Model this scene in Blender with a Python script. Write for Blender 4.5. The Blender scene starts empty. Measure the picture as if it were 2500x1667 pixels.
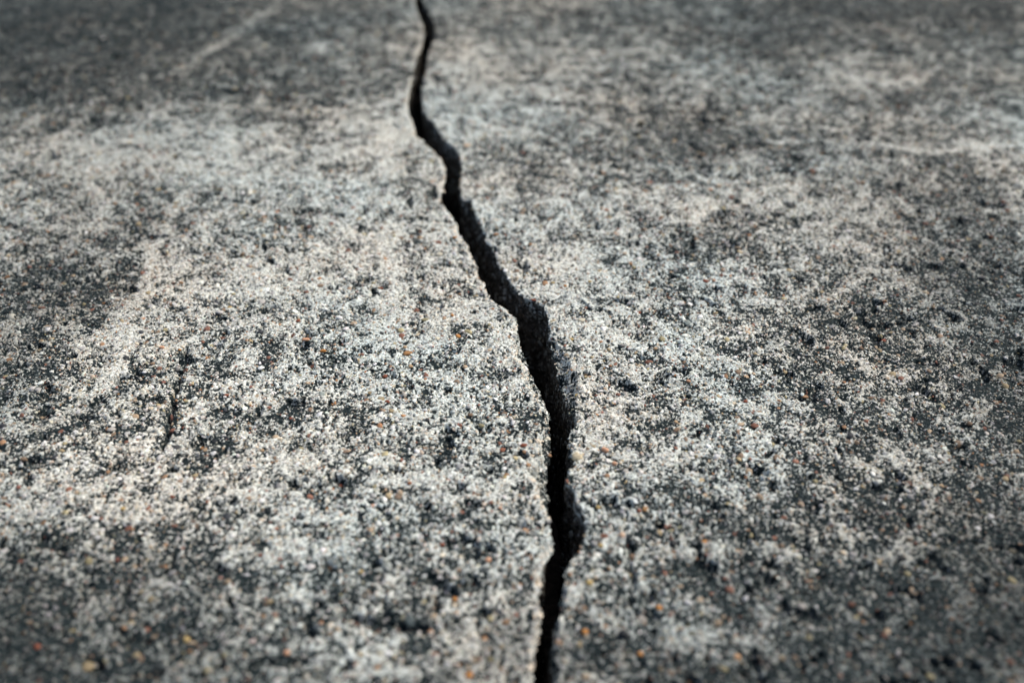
import bpy, math, random
import numpy as np

# ------------------------------------------------------------------ camera, sky, sun, exposure
scene = bpy.context.scene
PITCH, CAM_H, LENS = math.radians(35.0), 0.142, 35.0
cam_data = bpy.data.cameras.new('camera')
cam = bpy.data.objects.new('camera', cam_data)
scene.collection.objects.link(cam)
cam.location = (0, 0, CAM_H)
cam.rotation_euler = (math.pi / 2 - PITCH, 0, 0)
cam_data.lens = LENS
cam_data.sensor_width = 36.0
cam_data.clip_start = 0.005
cam_data.clip_end = 500.0
cam_data.dof.use_dof = True
cam_data.dof.focus_distance = 0.238
cam_data.dof.aperture_fstop = 9.2
scene.camera = cam

SUN_EL, SUN_AZ = math.radians(52), math.radians(62)      # azimuth clockwise from +Y (away from the camera)
world = bpy.data.worlds.new('World')
scene.world = world
world.use_nodes = True
wn = world.node_tree.nodes
wl = world.node_tree.links
sky = wn.new('ShaderNodeTexSky')
sky.sky_type = 'NISHITA'
sky.sun_disc = False
sky.sun_elevation = SUN_EL
sky.sun_rotation = SUN_AZ
sky.dust_density = 5.0
sky.air_density = 1.0
wl.new(sky.outputs['Color'], wn['Background'].inputs['Color'])
wn['Background'].inputs['Strength'].default_value = 0.11

sun_data = bpy.data.lights.new('sun', 'SUN')
sun_data.energy = 1.5
sun_data.angle = math.radians(14)
sun_data.color = (1.0, 0.965, 0.905)
sun = bpy.data.objects.new('sun', sun_data)
scene.collection.objects.link(sun)
sun.rotation_euler = (math.pi / 2 - SUN_EL, 0, -SUN_AZ + math.pi)
sun.rotation_euler = (-(math.pi / 2 - SUN_EL), 0, -SUN_AZ)

scene.view_settings.view_transform = 'Standard'
scene.view_settings.look = 'None'
scene.view_settings.gamma = 1.0
scene.view_settings.use_curve_mapping = False
scene.view_settings.exposure = 0.95
scene.cycles.use_denoising = True
scene.cycles.denoiser = 'OPENIMAGEDENOISE'
scene.cycles.denoising_input_passes = 'RGB_ALBEDO_NORMAL'
scene.cycles.denoising_prefilter = 'ACCURATE'
scene.cycles.max_bounces = 5
scene.cycles.diffuse_bounces = 3

# ------------------------------------------------------------------ helpers
RNG = np.random.default_rng(11)
F_PX = 2500 * LENS / 36.0
CP, SP = math.cos(PITCH), math.sin(PITCH)

def ground(px, py):
    """where a ray of the photograph meets the top of the concrete (used to measure the place)"""
    px = np.asarray(px, float); py = np.asarray(py, float)
    rx = (px - 1250) / F_PX
    uy = -(py - 833.5) / F_PX
    dy = CP + uy * SP
    dz = -SP + uy * CP
    t = CAM_H / -dz
    return rx * t, dy * t

def metres_per_px(py):
    uy = -(py - 833.5) / F_PX
    t = CAM_H / (SP - uy * CP)
    return t / F_PX, t / F_PX / (SP - uy * CP) * math.hypot(1, uy)

def hash2(ix, iy, seed):
    h = (ix.astype(np.int64) * 374761393 + iy.astype(np.int64) * 668265263 + seed * 1442695041) & 0x7fffffff
    h = ((h ^ (h >> 13)) * 1274126177) & 0x7fffffff
    h = ((h ^ (h >> 15)) * 2246822519) & 0x7fffffff
    return h ^ (h >> 16)

def perlin(x, y, seed=0):
    ix = np.floor(x); iy = np.floor(y)
    fx = x - ix; fy = y - iy
    ux = fx * fx * fx * (fx * (fx * 6 - 15) + 10)
    uy = fy * fy * fy * (fy * (fy * 6 - 15) + 10)
    def g(a, b, dx, dy):
        ang = (hash2(ix + a, iy + b, seed) & 1023) * (2 * math.pi / 1024)
        return np.cos(ang) * dx + np.sin(ang) * dy
    n0 = g(0, 0, fx, fy) * (1 - ux) + g(1, 0, fx - 1, fy) * ux
    n1 = g(0, 1, fx, fy - 1) * (1 - ux) + g(1, 1, fx - 1, fy - 1) * ux
    return (n0 * (1 - uy) + n1 * uy) * 1.5

def fbm(x, y, size, octaves=4, gain=0.5, seed=0):
    f = 1.0 / size; a = 1.0; tot = 0; s = 0
    for o in range(octaves):
        s = s + a * perlin(x * f + 17.3 * o, y * f - 9.1 * o, seed + 31 * o)
        tot += a; a *= gain; f *= 2.03
    return s / tot * 1.25

def smooth(a, b, v):
    t = np.clip((v - a) / (b - a), 0, 1)
    return t * t * (3 - 2 * t)

# ------------------------------------------------------------------ the crack, measured along its two rims
L_TOP = [(1015,0),(1018,21),(1034,59),(1039,88),(1034,115),(1020,142),(1015,166),(1010,198),(1000,230),(999,268),(1010,295),(1020,327),
         (1045,354),(1067,373),(1083,393),(1090,427),(1085,460),(1074,490),(1093,508),(1116,536),(1121,572),(1139,585),(1152,620),(1166,648),
         (1172,675),(1187,697),(1200,727),(1218,742),(1233,750),(1258,773),(1268,800),(1265,830),(1260,868),(1284,898),(1289,921),(1300,946),
         (1323,984),(1344,1010),(1346,1027),(1339,1048),(1326,1073),(1323,1117),(1298,1149),(1311,1170),(1316,1193),(1329,1224),(1341,1257),
         (1350,1295),(1354,1319),(1352,1346),(1335,1371),(1327,1403),(1319,1439),(1322,1480),(1324,1512),(1316,1553),(1308,1594),(1305,1635),(1305,1667)]
L_IN  = [(1268,803),(1277,830),(1289,860),(1312,896),(1327,932),(1341,980),(1348,1015),(1348,1043),(1354,1063),(1349,1094),(1341,1125),
         (1341,1155),(1345,1175),(1343,1198),(1338,1220),(1341,1245)]
R_TOP = [(1029,0),(1042,21),(1055,43),(1062,59),(1059,80),(1063,96),(1050,118),(1042,145),(1039,182),(1029,214),(1029,236),(1034,265),
         (1046,284),(1066,308),(1085,340),(1106,354),(1121,373),(1129,401),(1127,437),(1123,465),(1131,480),(1154,488),(1159,513),(1169,539),
         (1185,564),(1192,587),(1213,613),(1217,643),(1238,667),(1259,699),(1284,725),(1324,738),(1337,758),(1342,784),(1350,812),(1362,837),
         (1388,858),(1393,875),(1404,901),(1411,916),(1412,940),(1414,975),(1405,1012),(1400,1043),(1392,1073),(1391,1104),(1403,1127),
         (1390,1147),(1383,1172),(1402,1184),(1408,1214),(1418,1247),(1431,1265),(1431,1294),(1420,1330),(1398,1357),(1386,1387),(1381,1417),
         (1382,1458),(1378,1499),(1372,1534),(1370,1578),(1366,1608),(1362,1667)]
R_IN  = [(1337,780),(1342,815),(1347,838),(1358,868),(1368,906),(1381,944),(1388,978),(1399,1004),(1404,1020),(1400,1043)]
R_IN2 = [(1379,1417),(1374,1458),(1364,1499),(1353,1540),(1350,1580),(1350,1620),(1350,1667)]

def rim_of(points):
    p = np.array(points, float)
    x, y = ground(p[:, 0], p[:, 1])
    o = np.argsort(y)
    return x[o], y[o]

y_near, y_far = float(ground(1250, 1667)[1]), float(ground(1250, 0)[1])
YS = np.concatenate([np.linspace(-0.5, y_near - 0.03, 300), np.linspace(y_near - 0.0299, y_far + 0.2, 9000),
                     np.linspace(y_far + 0.21, 3.0, 1500), np.geomspace(3.01, 80, 300)])

def extended(points, base=None):
    x, y = rim_of(points)
    if base is not None:
        r = np.array(base)
        inside = (YS >= y[0]) & (YS <= y[-1])
        return np.where(inside, np.interp(YS, y, x), r)
    c = np.interp(YS, y, x)
    far = np.clip(YS - y[-1], 0, None); near = np.clip(y[0] - YS, 0, None)
    drift = fbm(YS, YS * 0 + 3.3, 0.12, 4, 0.5, 5) * 0.03 * np.clip(far / 0.15, 0, 1) - far.clip(0, 2.0) * 0.03
    drift += fbm(YS, YS * 0 + 7.1, 0.05, 3, 0.5, 6) * 0.012 * np.clip(near / 0.05, 0, 1)
    return c + drift

def chipped(base_pts, *inner):
    top = extended(base_pts)
    rim = top.copy()
    for pts in inner:
        rim = extended(pts, rim)
    return top, rim

lt, li = chipped(L_TOP, L_IN)
rt, ri = chipped(R_TOP, R_IN, R_IN2)
li = np.maximum(li, lt); ri = np.minimum(ri, rt)
def ragged(seed):
    return fbm(YS, YS * 0 + seed, 0.0045, 3, 0.6, seed) * 0.0009 + perlin(YS / 0.0009, YS * 0 + seed, seed) * 0.00026 + np.abs(perlin(YS / 0.0026, YS * 0 + seed + 2, seed + 3)) * 0.0008 - 0.00025
jl, jr = ragged(41), ragged(57)
lt += jl; li += ragged(43); rt += jr; ri += ragged(59)
li = np.maximum(li, lt); ri = np.minimum(ri, rt)
lt -= 0.0003; li -= 0.0003
farw = 0.00045 * np.clip((YS - 0.30) / 0.1, 0, 1); lt -= farw; li -= farw; rt += farw; ri += farw
thin = 0.0018 - (ri - li)
li -= np.clip(thin, 0, None) / 2; ri += np.clip(thin, 0, None) / 2
lt = np.minimum(lt, li); rt = np.maximum(rt, ri)
RIM = {-1: (lt, li), 1: (rt, ri)}

def rim_x(side, y):
    return np.interp(y, YS, RIM[side][1])
def chip_w(side, y):
    return np.interp(y, YS, np.abs(RIM[side][0] - RIM[side][1]))

# ------------------------------------------------------------------ stains, pits and painted vignette of the concrete (places of their own, in metres)
# dark grown-over patches and clean pale patches: centre and size as surveyed, strength
DARK = [(150,90,420,100,.9),(600,190,330,60,.9),(250,165,300,60,.7),(520,60,220,55,.6),(350,490,80,45,.6),(660,510,90,50,.6),(60,400,60,50,.5),
        (200,640,120,45,.9),(40,650,90,80,.7),(240,940,130,50,.8),(110,1050,90,45,.6),(520,985,60,22,.7),(700,970,180,24,.6),(930,1050,130,18,.5),
        (830,900,140,26,.25),(300,1300,300,90,.15),(700,1345,330,70,.55),(930,1420,110,28,.9),(410,1420,150,35,.8),(150,1500,260,90,.4),(1000,840,60,26,.5),
        (960,810,50,20,.4),(1560,290,220,60,1.1),(1300,370,220,40,.7),(1650,350,150,50,1.0),(1650,535,110,20,.9),(1300,60,260,45,.6),(1900,30,330,45,1.1),(1760,95,120,24,.8),(2250,30,120,40,.9),(2000,225,90,14,.7),
        (2200,215,190,35,.8),(1650,90,170,35,.6),(2000,740,130,50,.9),(1850,850,140,40,.6),(2200,420,130,90,.6),(2260,600,160,50,.6),(2150,900,150,35,.6),
        (2080,1010,120,42,.9),(1800,1130,150,45,.8),(1950,1200,150,50,.7),(2220,1250,160,140,.55),(1700,1220,80,45,.6),(2270,1460,70,45,.9),(1900,1480,260,60,.7),
        (1450,1465,38,20,.9),(1700,1540,300,50,.6),(2060,1370,150,50,.5),(1750,170,260,40,.5),(2050,110,260,30,.5),(1450,180,120,30,.5),(2100,280,160,20,.5),(780,45,150,40,.5),(60,230,200,60,.5),(100,800,70,60,.45),(530,1220,120,40,.45),
        (1050,1240,90,40,.4),(880,1280,90,40,.45),(1500,900,70,25,.4),(1640,1000,90,30,.4),(1290,560,50,22,.5),(1400,600,60,20,.5),(1440,1270,30,45,.6),
        (60,1350,110,90,.5),(2330,1000,60,90,.5),(1130,810,60,25,.35),(1180,1490,90,45,.5),(560,760,120,40,.3),(2330,750,60,90,.4)]
# broad dark mottling over the right half
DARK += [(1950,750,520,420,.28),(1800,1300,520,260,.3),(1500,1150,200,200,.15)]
EDGE = [(0,0,720,260,1.0),(0,800,200,520,.6),(0,1568,600,300,.95),(2352,1568,760,440,.95),(2352,800,340,560,.7),(2352,0,900,200,.6),(1150,-40,1500,120,.4),(1150,1680,1200,140,.45)]  # lens vignette painted into the colour at corners and margins
PALE = [(880,290,70,60,1.0),(200,330,240,70,.7),(450,350,240,50,.6),(850,520,160,60,.6),(600,640,240,45,.6),(260,790,120,90,.35),(330,640,60,50,.3),
        (900,740,160,60,.55),(1250,650,110,50,.8),(1450,640,150,45,.6),(1850,480,210,50,.6),(1980,600,130,35,.6),(2000,175,160,14,.5),(2200,350,160,10,.5),
        (1420,760,130,60,.6),(1550,860,120,40,.4),(1080,950,140,50,.45),(640,860,160,45,.4),(800,1110,200,45,.35),(1560,1000,110,50,.4),(1100,500,50,50,.7),
        (1000,250,40,30,.6),(1090,150,50,60,.6),(560,1050,120,40,.4),(1600,1380,120,50,.4),(1130,1130,120,60,.35),(160,560,70,30,.6),(240,480,30,50,.7),
        (1700,440,150,40,.5),(1130,700,60,60,.5),(320,1180,140,50,.4),(1420,1100,80,60,.4),(1480,1400,60,60,.35)]
STREAK = [((400,165),(625,20),18,.9),((345,600),(225,900),13,.9),((190,420),(250,520),11,.8),((430,430),(345,600),10,.6),((740,110),(810,160),14,.35),((1560,60),(1760,150),16,.5),((2040,320),(2150,352),12,.8),((2150,352),(2350,340),12,.8),((1960,180),(2130,185),14,.7),
          ((905,280),(885,400),18,.8),((885,520),(905,720),13,.7),((640,300),(520,330),12,.5),((1880,500),(2040,620),22,.5)]
# hairline fissures: (points, half width m, depth m)
HAIR = [([(1085,683),(1130,686),(1168,684)],.00032,.0009),
        ([(436,905),(432,945),(422,965),(420,1000),(412,1020),(415,1045),(402,1070),(395,1090)],.00075,.0026),
        ([(1535,1300),(1540,1370),(1548,1420),(1536,1470)],.0007,.0014),
        ([(280,935),(295,928),(330,925),(342,935)],.0010,.0022),
        ([(860,1505),(930,1512),(1040,1528)],.0011,.0022),
        ([(440,915),(455,880),(450,850)],.0005,.0012)]
K = 2500 / 2352.0

def ellipses(rows):
    out = []
    for cx, cy, rx, ry, s in rows:
        x, y = ground(cx * K, cy * K)
        a, b = metres_per_px(cy * K)
        out.append((float(x), float(y), rx * K * a, ry * K * b, s))
    return out
DARK_W, PALE_W, VIGNETTE_W = ellipses(DARK), ellipses(PALE), ellipses(EDGE)

def seg_dist(x, y, pts):
    d = np.full(x.shape, 9.0)
    for (ax, ay), (bx, by) in zip(pts[:-1], pts[1:]):
        vx, vy = bx - ax, by - ay
        t = np.clip(((x - ax) * vx + (y - ay) * vy) / (vx * vx + vy * vy + 1e-12), 0, 1)
        d = np.minimum(d, np.hypot(x - ax - t * vx, y - ay - t * vy))
    return d

STREAK_W = []
for a, b, w, s in STREAK:
    pts = [tuple(map(float, ground(p[0] * K, p[1] * K))) for p in (a, b)]
    STREAK_W.append((pts, w * K * metres_per_px((a[1] + b[1]) / 2 * K)[0] * 1.4, s))
HAIR_W = [([tuple(map(float, ground(*p))) for p in pts], w, d) for pts, w, d in HAIR]

def vignette(x, y):  # painted lens falloff, darker towards the margins
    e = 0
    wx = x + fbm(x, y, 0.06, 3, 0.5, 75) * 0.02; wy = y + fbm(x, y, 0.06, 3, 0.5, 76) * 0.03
    for cx, cy, rx, ry, s in VIGNETTE_W:
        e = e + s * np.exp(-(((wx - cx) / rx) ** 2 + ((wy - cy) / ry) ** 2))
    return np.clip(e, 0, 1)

def stain(x, y):
    wx = x + fbm(x, y, 0.03, 4, 0.6, 71) * 0.017
    wy = y + fbm(x, y, 0.03, 4, 0.6, 72) * 0.026
    t = fbm(x, y, 0.045, 5, 0.62, 73) * 0.42 + 0.42 * vignette(x, y)  # random mottling, thickened at the margins by the painted vignette
    for cx, cy, rx, ry, s in DARK_W:
        t += 0.88 * s * np.exp(-(((wx - cx) / rx) ** 2 + ((wy - cy) / ry) ** 2))
    for cx, cy, rx, ry, s in PALE_W:
        t -= 0.68 * s * np.exp(-(((wx - cx) / rx) ** 2 + ((wy - cy) / ry) ** 2))
    for pts, w, s in STREAK_W:
        t -= 1.5 * s * np.exp(-(seg_dist(0.65 * x + 0.35 * wx, 0.65 * y + 0.35 * wy, pts) / w) ** 2)
    # away from what was surveyed the same mottling goes on
    return np.where(t > 0, 1.15 * np.tanh(t / 1.15), np.clip(t, -1.0, 0))

def pits(x, y):
    return fbm(x, y, 0.0055, 3, 0.55, 94) + 0.35 * fbm(x, y, 0.02, 2, 0.5, 99)

def grime(x, y, t):
    """0 clean .. 1 black growth: clumps of specks whose number follows the stain"""
    n = fbm(x, y, 0.0052, 4, 0.66, 81) / 0.27
    m = fbm(x, y, 0.00115, 2, 0.6, 84) / 0.33
    k = fbm(x, y, 0.0007, 1, 0.6, 87) / 0.42
    v = n * 0.66 + m * 0.50 + k * 0.34 + t * 1.35 + 0.36 + 1.25 * fbm(x, y, 0.013, 3, 0.65, 83)
    p = pits(x, y) + 0.10 * m + 0.06 * k + 0.22 * t
    v = v + 1.8 * smooth(0.36, 0.52, p)
    for pts, w, d in HAIR_W:
        v = v + 1.3 * np.exp(-(seg_dist(x + perlin(x / .002, y / .002, 7) * .0006, y + perlin(x / .002, y / .002, 8) * .0006, pts) / (w * 1.2)) ** 2)
    # freshly broken rims are cleaner
    for sd in (-1, 1):
        e = (x - rim_x(sd, y)) * sd - chip_w(sd, y)
        v = v - (1.5 if sd < 0 else 0.45) * np.exp(-(e / 0.0012) ** 2) * (e > -0.0004)
    return 0.05 + 0.88 * smooth(-0.25, 1.5, v)

def stain_vignette(x, y, t):
    """grey dulling of the stained places, plus the painted lens vignette"""
    return 0.14 * smooth(-0.1, 0.9, t) + 0.66 * vignette(x, y)

def relief(x, y, t, g):
    h = fbm(x, y, 0.12, 3, 0.5, 91) * 0.0012 + fbm(x, y, 0.014, 3, 0.5, 92) * 0.00065
    h = h + fbm(x, y, 0.0016, 3, 0.6, 93) * 0.00034
    h = h - 0.00055 * g
    h = h - 0.0014 * smooth(0.40, 0.62, pits(x, y) + 0.14 * t)
    for pts, w, d in HAIR_W:
        xs = [p_[0] for p_ in pts]; ys = [p_[1] for p_ in pts]
        m = (x > min(xs) - .01) & (x < max(xs) + .01) & (y > min(ys) - .01) & (y < max(ys) + .01)
        if m.any():
            xx, yy = x[m], y[m]
            q = seg_dist(xx + perlin(xx / .002, yy / .002, 7) * .0006, yy + perlin(xx / .002, yy / .002, 8) * .0006, pts)
            wv = w * (0.8 + 0.7 * perlin(xx / .004, yy / .004, 9))
            h[m] -= d * (0.45 + 0.55 * smooth(-.5, .1, perlin(xx / .006, yy / .006, 10))) * (1 - smooth(0.35, 1.15, q / np.maximum(wv, 1e-5)))
    return h

def broken(side, x, y):
    """dirt on the chipped ledges"""
    c = chip_w(side, y); d = (x - rim_x(side, y)) * side
    m = (c > 0.0004) * smooth(0.02, 0.2, (c - d) / np.maximum(c, 1e-5))
    return m * np.clip(0.12 + 0.45 * (1 - d / np.maximum(c, 1e-5)) + 1.5 * fbm(x, y, 0.0018, 3, 0.6, 118), 0, 1)

def top_height(side, x, y, t=None, g=None):
    if t is None:
        t = stain(x, y); g = grime(x, y, t)
    h = relief(x, y, t, g)
    d = (x - rim_x(side, y)) * side
    c = chip_w(side, y)
    r = 0.00035 + 0.0003 * fbm(x * 0, y, 0.01, 2, 0.5, 95 + side)
    h = h - r * np.clip(1 - (d - c) / r, 0, 1) ** 2 * (c < 0.0004)
    s = np.clip((c - d) / np.maximum(c, 1e-5), 0, 1) * (c >= 0.0004)
    depth = np.clip(c * (1.5 if side < 0 else 0.85), 0, 0.004)
    h = h - depth * ((0.45 * smooth(0.0, 0.12, s) + 0.55 * s) if side < 0 else (0.35 * smooth(0.0, 0.6, s) + 0.65 * s)) + (s > 0) * fbm(x, y, 0.0028, 4, 0.6, 97) * 0.0015 * np.clip(s * 4, 0, 1)
    # edges of old slabs wear down a little towards the break
    h = h - 0.0003 * np.exp(-np.clip(d - c, 0, None) / 0.004)
    return h

# ------------------------------------------------------------------ materials
def new_mat(name):
    m = bpy.data.materials.new(name)
    m.use_nodes = True
    nt = m.node_tree
    return m, nt, nt.nodes, nt.links, nt.nodes['Principled BSDF']

def ramp(nodes, stops, interp='LINEAR'):
    r = nodes.new('ShaderNodeValToRGB')
    r.color_ramp.interpolation = interp
    el = r.color_ramp.elements
    while len(el) < len(stops):
        el.new(0.5)
    for e, (p, c) in zip(el, stops):
        e.position = p; e.color = (*c, 1)
    return r

def mix_rgb(nodes, links, fac, a, b, mode='MIX'):
    m = nodes.new('ShaderNodeMix'); m.data_type = 'RGBA'; m.blend_type = mode
    for key, v in (('Factor', fac), ('A', a), ('B', b)):
        sock = [s for s in m.inputs if s.name == key and (s.type == 'RGBA') == (key != 'Factor')][0]
        if isinstance(v, (int, float)): sock.default_value = v
        elif isinstance(v, tuple): sock.default_value = (*v, 1)
        else: links.new(v, sock)
    return [s for s in m.outputs if s.type == 'RGBA'][0]

def concrete_material(name, wall=False):
    m, nt, N, L, bsdf = new_mat(name)
    tc = N.new('ShaderNodeTexCoord')
    vor = N.new('ShaderNodeTexVoronoi'); vor.inputs['Scale'].default_value = 1300 if wall else 2300
    L.new(tc.outputs['Object'], vor.inputs['Vector'])
    sep = N.new('ShaderNodeSeparateColor'); L.new(vor.outputs['Color'], sep.inputs['Color'])
    sand = ramp(N, [(0.0, (.022, .023, .023)), (.2, (.20, .20, .19)), (.3, (.42, .415, .39)), (.58, (.60, .605, .585)),
                    (.76, (.74, .74, .715)), (.88, (.40, .32, .23)), (.95, (.26, .16, .10))], 'CONSTANT')
    L.new(sep.outputs['Red'], sand.inputs['Fac'])
    noi = N.new('ShaderNodeTexNoise'); noi.inputs['Scale'].default_value = 700; noi.inputs['Detail'].default_value = 5
    L.new(tc.outputs['Object'], noi.inputs['Vector'])
    paste = ramp(N, [(.33, (.16, .165, .163)), (.52, (.51, .51, .465)), (.68, (.73, .725, .665))])
    L.new(noi.outputs['Fac'], paste.inputs['Fac'])
    base = mix_rgb(N, L, 0.5, paste.outputs['Color'], sand.outputs['Color'])
    big = N.new('ShaderNodeTexNoise'); big.inputs['Scale'].default_value = 16; big.inputs['Detail'].default_value = 3
    L.new(tc.outputs['Object'], big.inputs['Vector'])
    tint = ramp(N, [(.35, (.86, .98, 1.0)), (.65, (1.02, 1.0, .93))])
    L.new(big.outputs['Fac'], tint.inputs['Fac'])
    base = mix_rgb(N, L, 1.0, base, tint.outputs['Color'], 'MULTIPLY')
    at = N.new('ShaderNodeAttribute'); at.attribute_name = 'grime'
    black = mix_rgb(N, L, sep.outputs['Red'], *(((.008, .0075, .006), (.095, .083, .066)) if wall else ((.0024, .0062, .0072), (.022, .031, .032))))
    fl = N.new('ShaderNodeAttribute'); fl.attribute_name = 'stain_vignette'
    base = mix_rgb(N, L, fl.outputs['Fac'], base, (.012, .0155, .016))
    # growth takes whole grains: the more of it, the more of them are black
    rnd = N.new('ShaderNodeMath'); rnd.operation = 'SUBTRACT'
    L.new(at.outputs['Fac'], rnd.inputs[0]); L.new(sep.outputs['Blue'], rnd.inputs[1])
    hard = N.new('ShaderNodeMapRange'); hard.inputs['From Min'].default_value = -.10; hard.inputs['From Max'].default_value = .12
    L.new(rnd.outputs[0], hard.inputs['Value'])
    col = mix_rgb(N, L, hard.outputs['Result'], base, black)
    L.new(col, bsdf.inputs['Base Color'])
    bsdf.inputs['Roughness'].default_value = 0.9
    bsdf.inputs['Specular IOR Level'].default_value = 0.08
    b1 = N.new('ShaderNodeBump'); b1.inputs['Strength'].default_value = 0.7; b1.inputs['Distance'].default_value = 0.0005 if wall else 0.00025
    L.new(vor.outputs['Distance'], b1.inputs['Height'])
    b1.invert = True
    b2 = N.new('ShaderNodeBump'); b2.inputs['Strength'].default_value = 0.6; b2.inputs['Distance'].default_value = 0.0004
    L.new(noi.outputs['Fac'], b2.inputs['Height']); L.new(b1.outputs['Normal'], b2.inputs['Normal'])
    L.new(b2.outputs['Normal'], bsdf.inputs['Normal'])
    return m

MAT_CONCRETE = concrete_material('weathered_concrete')
MAT_BROKEN = concrete_material('broken_concrete_face', wall=True)

def grain_material(name, instanced):
    m, nt, N, L, bsdf = new_mat(name)
    if instanced:
        at = N.new('ShaderNodeAttribute'); at.attribute_type = 'INSTANCER'; at.attribute_name = 'col'
        src = at.outputs['Color']
    else:
        at = N.new('ShaderNodeObjectInfo'); src = at.outputs['Color']
    tc = N.new('ShaderNodeTexCoord')
    noi = N.new('ShaderNodeTexNoise'); noi.inputs['Detail'].default_value = 4
    noi.inputs['Scale'].default_value = 2.2
    L.new(tc.outputs['Object'], noi.inputs['Vector'])
    var = ramp(N, [(.32, (.55, .53, .52)), (.5, (1, 1, 1)), (.7, (1.25, 1.22, 1.18))])
    L.new(noi.outputs['Fac'], var.inputs['Fac'])
    L.new(mix_rgb(N, L, 1.0, src, var.outputs['Color'], 'MULTIPLY'), bsdf.inputs['Base Color'])
    bsdf.inputs['Roughness'].default_value = 0.55
    bsdf.inputs['Specular IOR Level'].default_value = 0.14
    return m
MAT_GRAIN = grain_material('sand_grain', True)
MAT_PEBBLE = grain_material('pebble_stone', False)

def soil_material():
    m, nt, N, L, bsdf = new_mat('dark_soil')
    noi = N.new('ShaderNodeTexNoise'); noi.inputs['Scale'].default_value = 400; noi.inputs['Detail'].default_value = 6
    tc = N.new('ShaderNodeTexCoord'); L.new(tc.outputs['Object'], noi.inputs['Vector'])
    r = ramp(N, [(.35, (.018, .014, .010)), (.7, (.07, .055, .04))]); L.new(noi.outputs['Fac'], r.inputs['Fac'])
    L.new(r.outputs['Color'], bsdf.inputs['Base Color']); bsdf.inputs['Roughness'].default_value = 0.95
    return m
MAT_SOIL = soil_material()

# ------------------------------------------------------------------ mesh building
def grid_mesh(name, X, Y, Z, grime_v, flip=False, stain_vignette_v=None):
    nr, nc = X.shape
    v = np.stack([X, Y, Z], -1).reshape(-1, 3).astype(np.float32)
    i = np.arange(nr - 1)[:, None] * nc + np.arange(nc - 1)[None, :]
    q = np.stack([i, i + 1, i + nc + 1, i + nc], -1).reshape(-1, 4)
    if flip:
        q = q[:, ::-1]
    me = bpy.data.meshes.new(name)
    me.vertices.add(len(v)); me.vertices.foreach_set('co', v.ravel())
    me.loops.add(q.size); me.loops.foreach_set('vertex_index', q.ravel().astype(np.int32))
    me.polygons.add(len(q)); me.polygons.foreach_set('loop_start', np.arange(0, q.size, 4, dtype=np.int32))
    me.update(calc_edges=True)
    me.polygons.foreach_set('use_smooth', np.ones(len(q), bool))
    if grime_v is not None:
        a = me.attributes.new('grime', 'FLOAT', 'POINT')
        a.data.foreach_set('value', grime_v.ravel().astype(np.float32))
        a = me.attributes.new('stain_vignette', 'FLOAT', 'POINT')
        a.data.foreach_set('value', stain_vignette_v.ravel().astype(np.float32))
    me.validate()
    return me

rows_px = np.linspace(2420, -110, 900)
y_rows = ground(np.full(900, 1250.0), rows_px)[1]
y_rows = np.concatenate([np.linspace(-0.45, y_rows[0] - 0.004, 24), y_rows, y_rows[-1] + np.geomspace(0.004, 60, 60)])

def half_width(side, y):
    t = np.hypot(y, CAM_H)
    w = (t * 0.56).clip(0.105, 0.8)
    return w

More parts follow.
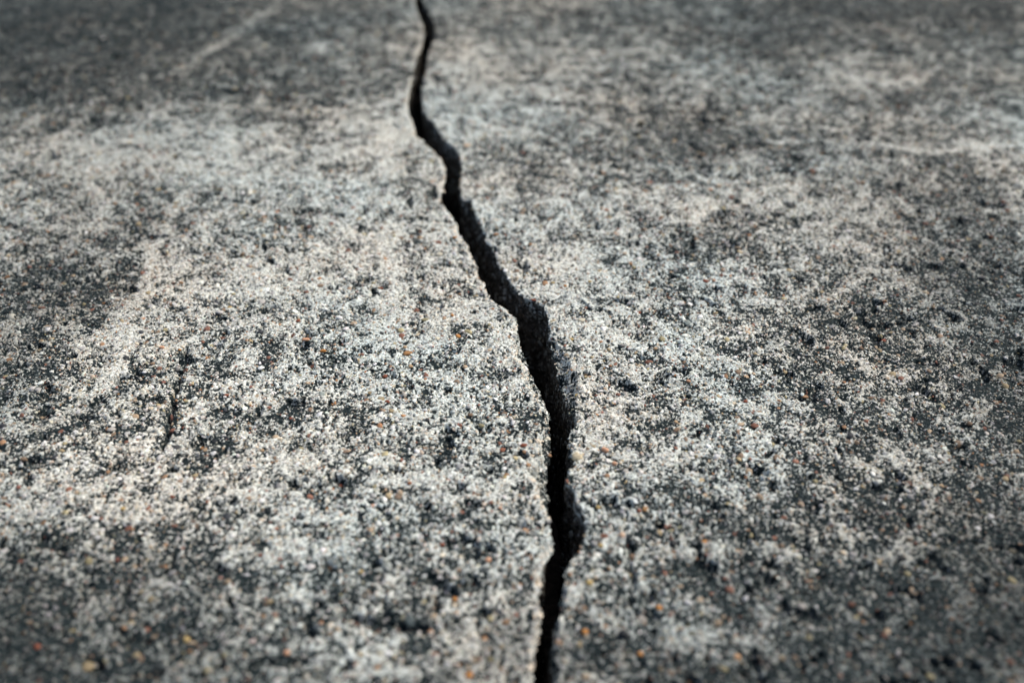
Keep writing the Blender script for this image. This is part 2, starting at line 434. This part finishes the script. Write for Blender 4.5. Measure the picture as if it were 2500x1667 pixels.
wall = {}
def build_slab(side, name, label):
    y = y_rows[:, None]
    tt = np.linspace(0, 1, 410) ** 1.3
    w = half_width(side, y_rows)[:, None]
    d = np.concatenate([np.repeat(tt[None, :], len(y_rows), 0) * w,
                        w + np.geomspace(0.004, 60, 40)[None, :]], 1)
    rx = rim_x(side, y_rows)[:, None]
    X = rx + side * d
    Y = np.repeat(y, X.shape[1], 1)
    t = stain(X.ravel(), Y.ravel()); g = grime(X.ravel(), Y.ravel(), t)
    Z = top_height(side, X.ravel(), Y.ravel(), t, g).reshape(X.shape)
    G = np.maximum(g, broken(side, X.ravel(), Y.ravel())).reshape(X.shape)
    # the broken face going down into the gap
    dep = 0.00012 + 0.06 * (np.linspace(0, 1, 44) ** 1.8)[1:]
    dep = dep[::-1]
    YW = np.repeat(y, len(dep), 1); DW = np.repeat(dep[None, :], len(y_rows), 0)
    shift = fbm(YW, DW * 1.4, 0.012, 4, 0.55, 101) * 0.0022
    own = fbm(YW + side * 3, DW, 0.0035, 3, 0.6, 103 + side) * 0.0018 + fbm(YW, DW, 0.0014, 3, 0.65, 106 + side) * 0.0008
    gap = (np.interp(y_rows, YS, RIM[1][1]) - np.interp(y_rows, YS, RIM[-1][1]))[:, None]
    grow = 1 - np.exp(-DW / 0.003)
    off = grow * shift + own * (1 - np.exp(-DW / 0.0008))
    off = np.where(off * -side > 0, off * 0.15, off)          # the face falls back under its rim
    if side < 0:
        off = off - 0.0018 * (1 - np.exp(-DW / 0.0016))       # undercut lip
    XW = rx + off - side * gap * 0.16 * (DW / 0.06)
    ZW = Z[:, :1] - DW
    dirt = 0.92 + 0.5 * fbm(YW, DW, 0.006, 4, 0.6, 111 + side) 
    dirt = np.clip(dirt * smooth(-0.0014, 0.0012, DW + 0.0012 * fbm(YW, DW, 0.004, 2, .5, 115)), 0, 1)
    wall[side] = (XW, YW, ZW)
    XX = np.concatenate([XW, X], 1); YY = np.concatenate([YW, Y], 1); ZZ = np.concatenate([ZW, Z], 1)
    GG = np.concatenate([dirt, G], 1)
    FF = np.concatenate([np.zeros_like(dirt) + 0.15, stain_vignette(X.ravel(), Y.ravel(), t).reshape(X.shape)], 1)
    me = grid_mesh(name, XX, YY, ZZ, GG, flip=(side < 0), stain_vignette_v=FF)
    me.materials.append(MAT_CONCRETE); me.materials.append(MAT_BROKEN)
    mi = np.zeros((XX.shape[0] - 1, XX.shape[1] - 1), np.int32); mi[:, :len(dep) - 1] = 1
    me.polygons.foreach_set('material_index', mi.ravel())
    o = bpy.data.objects.new(name, me)
    scene.collection.objects.link(o)
    o['kind'] = 'structure'; o['label'] = label; o['category'] = 'pavement'
    return o

slab = {-1: build_slab(-1, 'concrete_pavement_left', 'pale weathered concrete with black stains on the left side of the crack'),
        1: build_slab(1, 'concrete_pavement_right', 'mottled weathered concrete with dark blotches on the right side of the crack')}

# soil at the bottom of the gap
cx = (rim_x(-1, y_rows) + rim_x(1, y_rows)) / 2
dx = np.linspace(-0.03, 0.03, 60)
XS = cx[:, None] + dx[None, :]; YSS = np.repeat(y_rows[:, None], 60, 1)
ZS = -0.048 + fbm(XS, YSS, 0.012, 4, 0.55, 121) * 0.004
me = grid_mesh('soil', XS, YSS, ZS, None); me.materials.append(MAT_SOIL)
soil = bpy.data.objects.new('soil', me); scene.collection.objects.link(soil)
soil['kind'] = 'structure'; soil['label'] = 'dark soil at the bottom of the crack'; soil['category'] = 'soil'

# ------------------------------------------------------------------ sand grains that stand out of the worn surface
PALETTE = np.array([(.72, .715, .66), (.64, .62, .56), (.52, .51, .46), (.36, .365, .36), (.22, .23, .23), (.062, .080, .083), (.007, .0125, .0138),
                    (.48, .40, .30), (.36, .26, .17), (.34, .17, .08), (.22, .10, .07), (.27, .25, .17), (.58, .52, .43)])
W_CLEAN = np.array([.21, .15, .09, .065, .05, .06, .12, .10, .075, .03, .045, .045, .05])  # the dark share also stands in for shade between grains
W_DARK = np.array([.008, .012, .02, .04, .06, .15, .63, .012, .018, .005, .022, .012, .008])

def pick_colours(g, rng):
    n = len(g)
    u = rng.random(n)
    a = np.searchsorted(np.cumsum(W_CLEAN / W_CLEAN.sum()), u).clip(0, 12)
    b = np.searchsorted(np.cumsum(W_DARK / W_DARK.sum()), u).clip(0, 12)
    idx = np.where(rng.random(n) < g, b, a)
    c = PALETTE[idx] * rng.uniform(.8, 1.15, (n, 1)) * rng.uniform(.95, 1.05, (n, 3))
    return c

def grain_nodes():
    ng = bpy.data.node_groups.new('sand_grain_scatter', 'GeometryNodeTree')
    ng.interface.new_socket('Geometry', in_out='INPUT', socket_type='NodeSocketGeometry')
    ng.interface.new_socket('Geometry', in_out='OUTPUT', socket_type='NodeSocketGeometry')
    N, L = ng.nodes, ng.links
    gi = N.new('NodeGroupInput'); go = N.new('NodeGroupOutput')
    g2i = N.new('GeometryNodeGeometryToInstance')
    for k in range(7):
        ico = N.new('GeometryNodeMeshIcoSphere'); ico.inputs['Radius'].default_value = 1; ico.inputs['Subdivisions'].default_value = 2
        sp = N.new('GeometryNodeSetPosition'); L.new(ico.outputs['Mesh'], sp.inputs['Geometry'])
        pos = N.new('GeometryNodeInputPosition')
        add = N.new('ShaderNodeVectorMath'); add.operation = 'ADD'; add.inputs[1].default_value = (k * 7.7, k * 3.1, -k * 5.3)
        L.new(pos.outputs[0], add.inputs[0])
        nz = N.new('ShaderNodeTexNoise'); nz.inputs['Scale'].default_value = 0.9; nz.inputs['Detail'].default_value = 2
        L.new(add.outputs[0], nz.inputs['Vector'])
        sub = N.new('ShaderNodeVectorMath'); sub.operation = 'SUBTRACT'; sub.inputs[1].default_value = (.5, .5, .5)
        L.new(nz.outputs['Color'], sub.inputs[0])
        sc = N.new('ShaderNodeVectorMath'); sc.operation = 'SCALE'; sc.inputs['Scale'].default_value = 1.5
        L.new(sub.outputs[0], sc.inputs[0]); L.new(sc.outputs[0], sp.inputs['Offset'])
        L.new(sp.outputs[0], g2i.inputs[0])
    iop = N.new('GeometryNodeInstanceOnPoints'); iop.inputs['Pick Instance'].default_value = True
    sm = N.new('GeometryNodeSetMaterial'); sm.inputs['Material'].default_value = MAT_GRAIN
    L.new(g2i.outputs[0], sm.inputs['Geometry'])
    m2p = N.new('GeometryNodeMeshToPoints')
    L.new(gi.outputs[0], m2p.inputs['Mesh'])
    L.new(m2p.outputs[0], iop.inputs['Points']); L.new(sm.outputs[0], iop.inputs['Instance'])
    for nm, typ, sock in (('rot', 'FLOAT_VECTOR', 'Rotation'), ('size', 'FLOAT_VECTOR', 'Scale'), ('pick', 'INT', 'Instance Index')):
        a = N.new('GeometryNodeInputNamedAttribute'); a.data_type = typ; a.inputs['Name'].default_value = nm
        L.new(a.outputs['Attribute'], iop.inputs[sock])
    L.new(iop.outputs[0], go.inputs[0])
    return ng
GRAINS = grain_nodes()

def scatter(side):
    rng = np.random.default_rng(100 + side)
    n = 1150000
    y = rng.uniform(0.045, 0.80, n)
    w = half_width(side, y)
    x_d = rng.uniform(0, 1, n) * 0.47
    dens = np.where(y < 0.27, 1.0, np.clip(1.0 - (y - 0.27) / 0.30, 0.18, 1))
    dens *= np.where(y > 0.62, 0.6, 1)
    keep = (x_d < w) & (rng.random(n) < dens)
    y = y[keep]; d = x_d[keep]
    x = rim_x(side, y) + side * d
    r = 0.00016 * np.exp(rng.normal(0, 0.45, len(y)))
    big = rng.random(len(y)) < 0.03
    r = np.where(big, 0.00027 + 0.00065 * rng.random(len(y)) ** 3, r)
    return x, y, r, big, rng

def make_mesh_points(name, P, S, Rt, C, pick):
    me = bpy.data.meshes.new(name)
    me.vertices.add(len(P)); me.vertices.foreach_set('co', P.astype(np.float32).ravel())
    for nm, typ, arr, key in (('rot', 'FLOAT_VECTOR', Rt, 'vector'), ('size', 'FLOAT_VECTOR', S, 'vector'), ('pick', 'INT', pick, 'value')):
        a = me.attributes.new(nm, typ, 'POINT')
        a.data.foreach_set(key, arr.ravel().astype(np.int32 if typ == 'INT' else np.float32))
    a = me.attributes.new('col', 'FLOAT_COLOR', 'POINT')
    a.data.foreach_set('color', np.concatenate([C, np.ones((len(C), 1))], 1).astype(np.float32).ravel())
    me.materials.append(MAT_GRAIN)
    return me

def pebble_mesh(k):
    import bmesh
    rng = random.Random(50 + k)
    bm = bmesh.new()
    bmesh.ops.create_icosphere(bm, subdivisions=2, radius=1)
    off = rng.uniform(0, 50)
    co = np.array([v.co[:] for v in bm.verts])
    n1 = perlin(co[:, 0] * 1.1 + off, co[:, 1] * 1.1 + co[:, 2] * 0.8, k)
    n2 = perlin(co[:, 1] * 1.3 - off, co[:, 2] * 1.3 + co[:, 0] * 0.7, k + 9)
    for i, v in enumerate(bm.verts):
        v.co *= 1 + 0.22 * float(n1[i]) + 0.14 * float(n2[i])
    for _ in range(3):                                 # a few worn facets
        nrm = np.array([rng.gauss(0, 1) for _ in range(3)]); nrm /= np.linalg.norm(nrm)
        lim = rng.uniform(.62, .85)
        for v in bm.verts:
            dd = float(np.dot(nrm, v.co[:]))
            if dd > lim:
                v.co -= type(v.co)((nrm * (dd - lim) * 0.85).tolist())
    for f in bm.faces: f.smooth = True
    me = bpy.data.meshes.new('pebble'); bm.to_mesh(me); bm.free()
    me.materials.append(MAT_PEBBLE)
    return me
PEBBLES = [pebble_mesh(k) for k in range(8)]

# pebbles one can point to: px, py, width px, height px, colour, turn, label (None: an ordinary embedded one)
OR, TAN, RED, BRN, WHT, YEL, OLV, BLK, PCH = ((.46,.21,.06),(.44,.31,.18),(.23,.075,.042),(.32,.17,.07),(.66,.66,.64),(.44,.33,.14),(.34,.30,.17),(.018,.022,.025),(.58,.33,.20))
NAMED = [
 (995,860,28,15,BRN,.5,'long brown pebble lying in a dark pit left of the crack'),
 (746,828,22,11,PCH,.05,'flat peach-orange pebble on pale concrete far left of the crack'),
 (789,857,17,9,OR,0,'small bright orange flat pebble just below the peach-orange one'),
 (1118,819,15,15,OR,.4,'round orange pebble with a dark top near the crack edge'),
 (1300,730,14,8,RED,.1,'rust-red pebble on the right rim where the crack bends'),
 (1418,782,19,15,(.60,.55,.42),.3,'large cream pebble on white concrete right of the crack bend'),
 (1408,1112,27,25,(.55,.48,.33),.2,'large pale yellow pebble on the right rim of the crack'),
 (1279,1084,18,13,RED,.1,'reddish-orange pebble near the left rim below the middle'),
 (1226,1096,18,14,(.30,.12,.07),.2,'dull red-brown pebble in a dark cluster left of the crack'),
 (1477,1095,16,20,PCH,.9,'upright peach pebble right of the pale yellow rim pebble'),
 (1247,1022,12,12,(.70,.66,.58),0,'small cream-white pebble in a black speckled patch by the left rim'),
 (1439,1424,19,18,YEL,.2,'round mustard-yellow pebble right of the lower crack'),
 (1428,1538,19,17,OR,.3,'blurred orange pebble beside the crack near the bottom'),
 (1522,1545,30,27,BLK,.1,'round black pebble near the bottom right of the crack'),
 (1072,620,19,13,(.56,.53,.42),.3,'oval beige pebble left of the upper crack'),
 (1002,889,13,12,TAN,.3,'round tan pebble just below the long brown one'),
 (1009,871,12,16,(.5,.52,.52),.6,'glassy grey pebble touching the long brown one'),
 (562,1028,18,14,WHT,.3,'white pebble inside a black patch on the left side'),
 (728,784,13,10,RED,0,'dark red pebble on pale concrete above the peach-orange one'),
 (1038,778,20,10,OLV,.1,'flat olive pebble left of the crack bend'),
]
PLAIN = [(988,844,12,10,TAN),(945,982,14,10,RED),(940,919,13,10,RED),(711,1020,14,12,RED),(1395,824,13,10,YEL),(1409,958,14,10,YEL),
 (1119,693,10,9,RED),(1104,768,9,8,OR),(1234,1164,14,10,YEL),(1175,1040,15,12,OLV),(1192,1368,17,15,PCH),(1564,1588,16,14,OR),(1466,1327,13,12,YEL),
 (1111,577,15,8,OR),(1025,578,15,10,TAN),(1211,572,15,8,OR),(1297,595,12,8,OR),(397,853,15,11,PCH),(439,855,9,7,OR),(447,1042,9,8,RED),
 (491,1078,12,11,OR),(553,965,12,9,RED),(1722,691,16,11,RED),(1742,690,10,8,PCH),(2158,829,14,10,RED),(1735,463,14,9,PCH),(1480,517,14,10,(.42,.2,.12)),
 (2090,1190,14,10,WHT),(1650,1030,12,10,TAN),(1500,1130,14,12,PCH),(1560,1250,13,11,RED),(1460,1240,14,12,YEL),(1720,1320,15,12,OR),(2060,1345,16,14,(.6,.5,.35)),
 (880,1390,16,14,YEL),(1110,1460,16,14,OR),(1145,1645,20,18,OR),(455,1555,18,16,YEL),(90,1575,20,16,RED),(700,1590,16,14,PCH),(300,1240,14,12,YEL),
 (420,1210,12,10,RED),(640,1100,12,10,TAN),(830,1170,12,10,RED),(1000,1180,12,11,(.3,.12,.06)),(910,1230,14,12,PCH),(1080,1330,14,12,RED),(560,750,13,9,YEL),
 (630,760,12,8,TAN),(350,780,11,8,PCH),(780,680,12,7,OR),(880,650,11,7,TAN),(930,700,12,8,RED),(1350,690,12,8,YEL),(1380,700,10,7,OR),(1440,690,12,8,YEL),
 (1560,760,12,9,RED),(1600,850,12,9,TAN),(1680,930,13,10,PCH),(1820,980,12,9,RED),(1610,1480,18,16,OR),(1800,1600,20,17,(.5,.3,.16)),(2300,1180,14,10,TAN),
 (1545,1360,14,13,WHT),(1680,1470,18,15,WHT),(1310,1420,12,10,TAN),(1260,1500,14,12,RED),(1220,1240,12,11,PCH)]

for side in (-1, 1):
    x, y, r, big, rng = scatter(side)
    t = stain(x, y); g = grime(x, y, t)
    z = top_height(side, x, y, t, g)
    g = np.maximum(g, broken(side, x, y) * 0.9)
    C = pick_colours(g, rng) * (1 - stain_vignette(x, y, t))[:, None] * np.array([.97, 1.0, .995])
    n = len(x)
    S = r[:, None] * rng.uniform(.75, 1.3, (n, 3)); S[:, 2] *= 0.55
    Rt = np.stack([rng.uniform(-.5, .5, n), rng.uniform(-.5, .5, n), rng.uniform(0, 6.28, n)], -1)
    P = np.stack([x, y, z - S[:, 2] * rng.uniform(.1, .85, n)], -1)
    pick = rng.integers(0, 7, n)
    # the fresh lip of the left slab is cream, not yet grown over
    if side < 0:
        e = -(x - rim_x(side, y)) - chip_w(side, y)
        lip = (e > -0.0003) & (e < 0.0011) & (rng.random(n) < 0.75)
        C[lip] = np.array([.66, .57, .44]) * rng.uniform(.75, 1.1, (lip.sum(), 1))
    # coloured bigger grains
    bigm = big
    tones = np.array([(.30,.18,.10), (.36,.28,.19), (.19,.09,.06), (.25,.17,.11), (.22,.16,.11), WHT, (.36,.29,.17), OLV, (.3,.3,.29), (.45,.44,.42), (.05,.055,.06), (.03,.034,.036), (.20,.10,.07), (.42,.40,.36), (.24,.24,.23)])
    C[bigm] = tones[rng.integers(0, len(tones), bigm.sum())] * rng.uniform(.6, 1.05, (bigm.sum(), 1)) * (1 - 0.6 * stain_vignette(x[bigm], y[bigm], t[bigm]))[:, None]
    # grains in the broken face, down to where it is too dark to see them
    WX, WY, WZ = wall[side]
    nw = 30000
    ri_ = rng.integers(24, 24 + 899, nw); ci_ = (WX.shape[1] - 5 - np.abs(rng.normal(0, 9, nw)).astype(int)).clip(8)
    fr = rng.random(nw)
    wp = np.stack([A[ri_, ci_] * (1 - fr) + A[ri_ + 1, ci_ + 1] * fr for A in (WX, WY, WZ)], -1)
    wr = 0.00019 * np.exp(rng.normal(0, .4, nw))
    wp[:, 0] += side * wr * 1.1
    WC = np.array([(.02, .02, .019), (.05, .047, .042), (.09, .085, .075), (.16, .15, .13), (.26, .25, .23), (.12, .08, .05)])[
        rng.choice(6, nw, p=[.30, .27, .2, .12, .03, .08])] * rng.uniform(1.2, 2.3, (nw, 1))
    # those that show largest are pieces of their own
    dist = np.sqrt(x ** 2 + y ** 2 + CAM_H ** 2)
    inview = (np.abs(x) / (y * CP + CAM_H * SP) < 1250 / F_PX) & (y > y_near) & (y < y_far)
    score = np.where(inview, r / dist, 0)
    named_here = []
    for row in [(*q[:5], q[5], q[6]) for q in NAMED] + [(*q, None, None) for q in PLAIN]:
        gx, gy = (float(v) for v in ground(row[0], row[1]))
        mid = float(rim_x(-1, gy) + rim_x(1, gy)) / 2
        if (gx - mid) * side > 0:
            d = (gx - float(rim_x(side, gy))) * side
            if d < 0.0006: gx = float(rim_x(side, gy)) + side * 0.0006
            named_here.append((gx, gy, row))
    n_plain = sum(1 for q in named_here if q[2][6] is None)
    order = np.argsort(-score)[:300 - n_plain]
    rest = np.ones(n, bool); rest[order] = False
    for gx, gy, row in named_here:                     # room for the named ones
        a = metres_per_px(row[1])[0] * row[2] * 0.55
        rest &= np.hypot(x - gx, y - gy) > a
    me = make_mesh_points('sand_grains', np.concatenate([P[rest], wp]), np.concatenate([S[rest], wr[:, None] * rng.uniform(.7, 1.3, (nw, 3))]),
                          np.concatenate([Rt[rest], rng.uniform(0, 6.28, (nw, 3))]), np.concatenate([C[rest], WC]), np.concatenate([pick[rest], rng.integers(0, 7, nw)]))
    so = bpy.data.objects.new('sand_grains', me); scene.collection.objects.link(so)
    so.parent = slab[side]; so['kind'] = 'stuff'
    mod = so.modifiers.new('grains', 'NODES'); mod.node_group = GRAINS
    for i in order:
        o = bpy.data.objects.new('pebble', PEBBLES[int(pick[i])]); scene.collection.objects.link(o)
        o.parent = slab[side]
        o.location = P[i]; o.rotation_euler = Rt[i]; o.scale = S[i]
        o.color = (*C[i], 1)
    for k, (gx, gy, row) in enumerate(named_here):
        a, b = metres_per_px(row[1])
        sx = row[2] * a / 2
        # the outline's height shows the stone's depth and its thickness together
        ph = row[3] * a / 2
        sz = ph * 0.75
        sy = max(ph * 1.05, sx * 0.55)
        o = bpy.data.objects.new('standout_pebble' if row[6] else 'pebble', PEBBLES[k % 8]); scene.collection.objects.link(o)  # labelled pebbles stand out of the surface as separate objects
        hz = float(top_height(side, np.array([gx]), np.array([gy]))[0])
        o.location = (gx, gy, hz + sz * 0.25)
        o.rotation_euler = (0.1 * math.sin(k), 0.1 * math.cos(k * 2), (row[5] if row[5] is not None else (k * 0.37) % 1.2 - .6))
        o.scale = (sx, sy, sz)
        o.color = (*(0.72 * v for v in row[4]), 1)
        if row[6]:
            o['label'] = row[6]; o['category'] = 'pebble'; o['group'] = 'pebbles standing out of the concrete'
        else:
            o.parent = slab[side]
    print('grains', side, rest.sum())
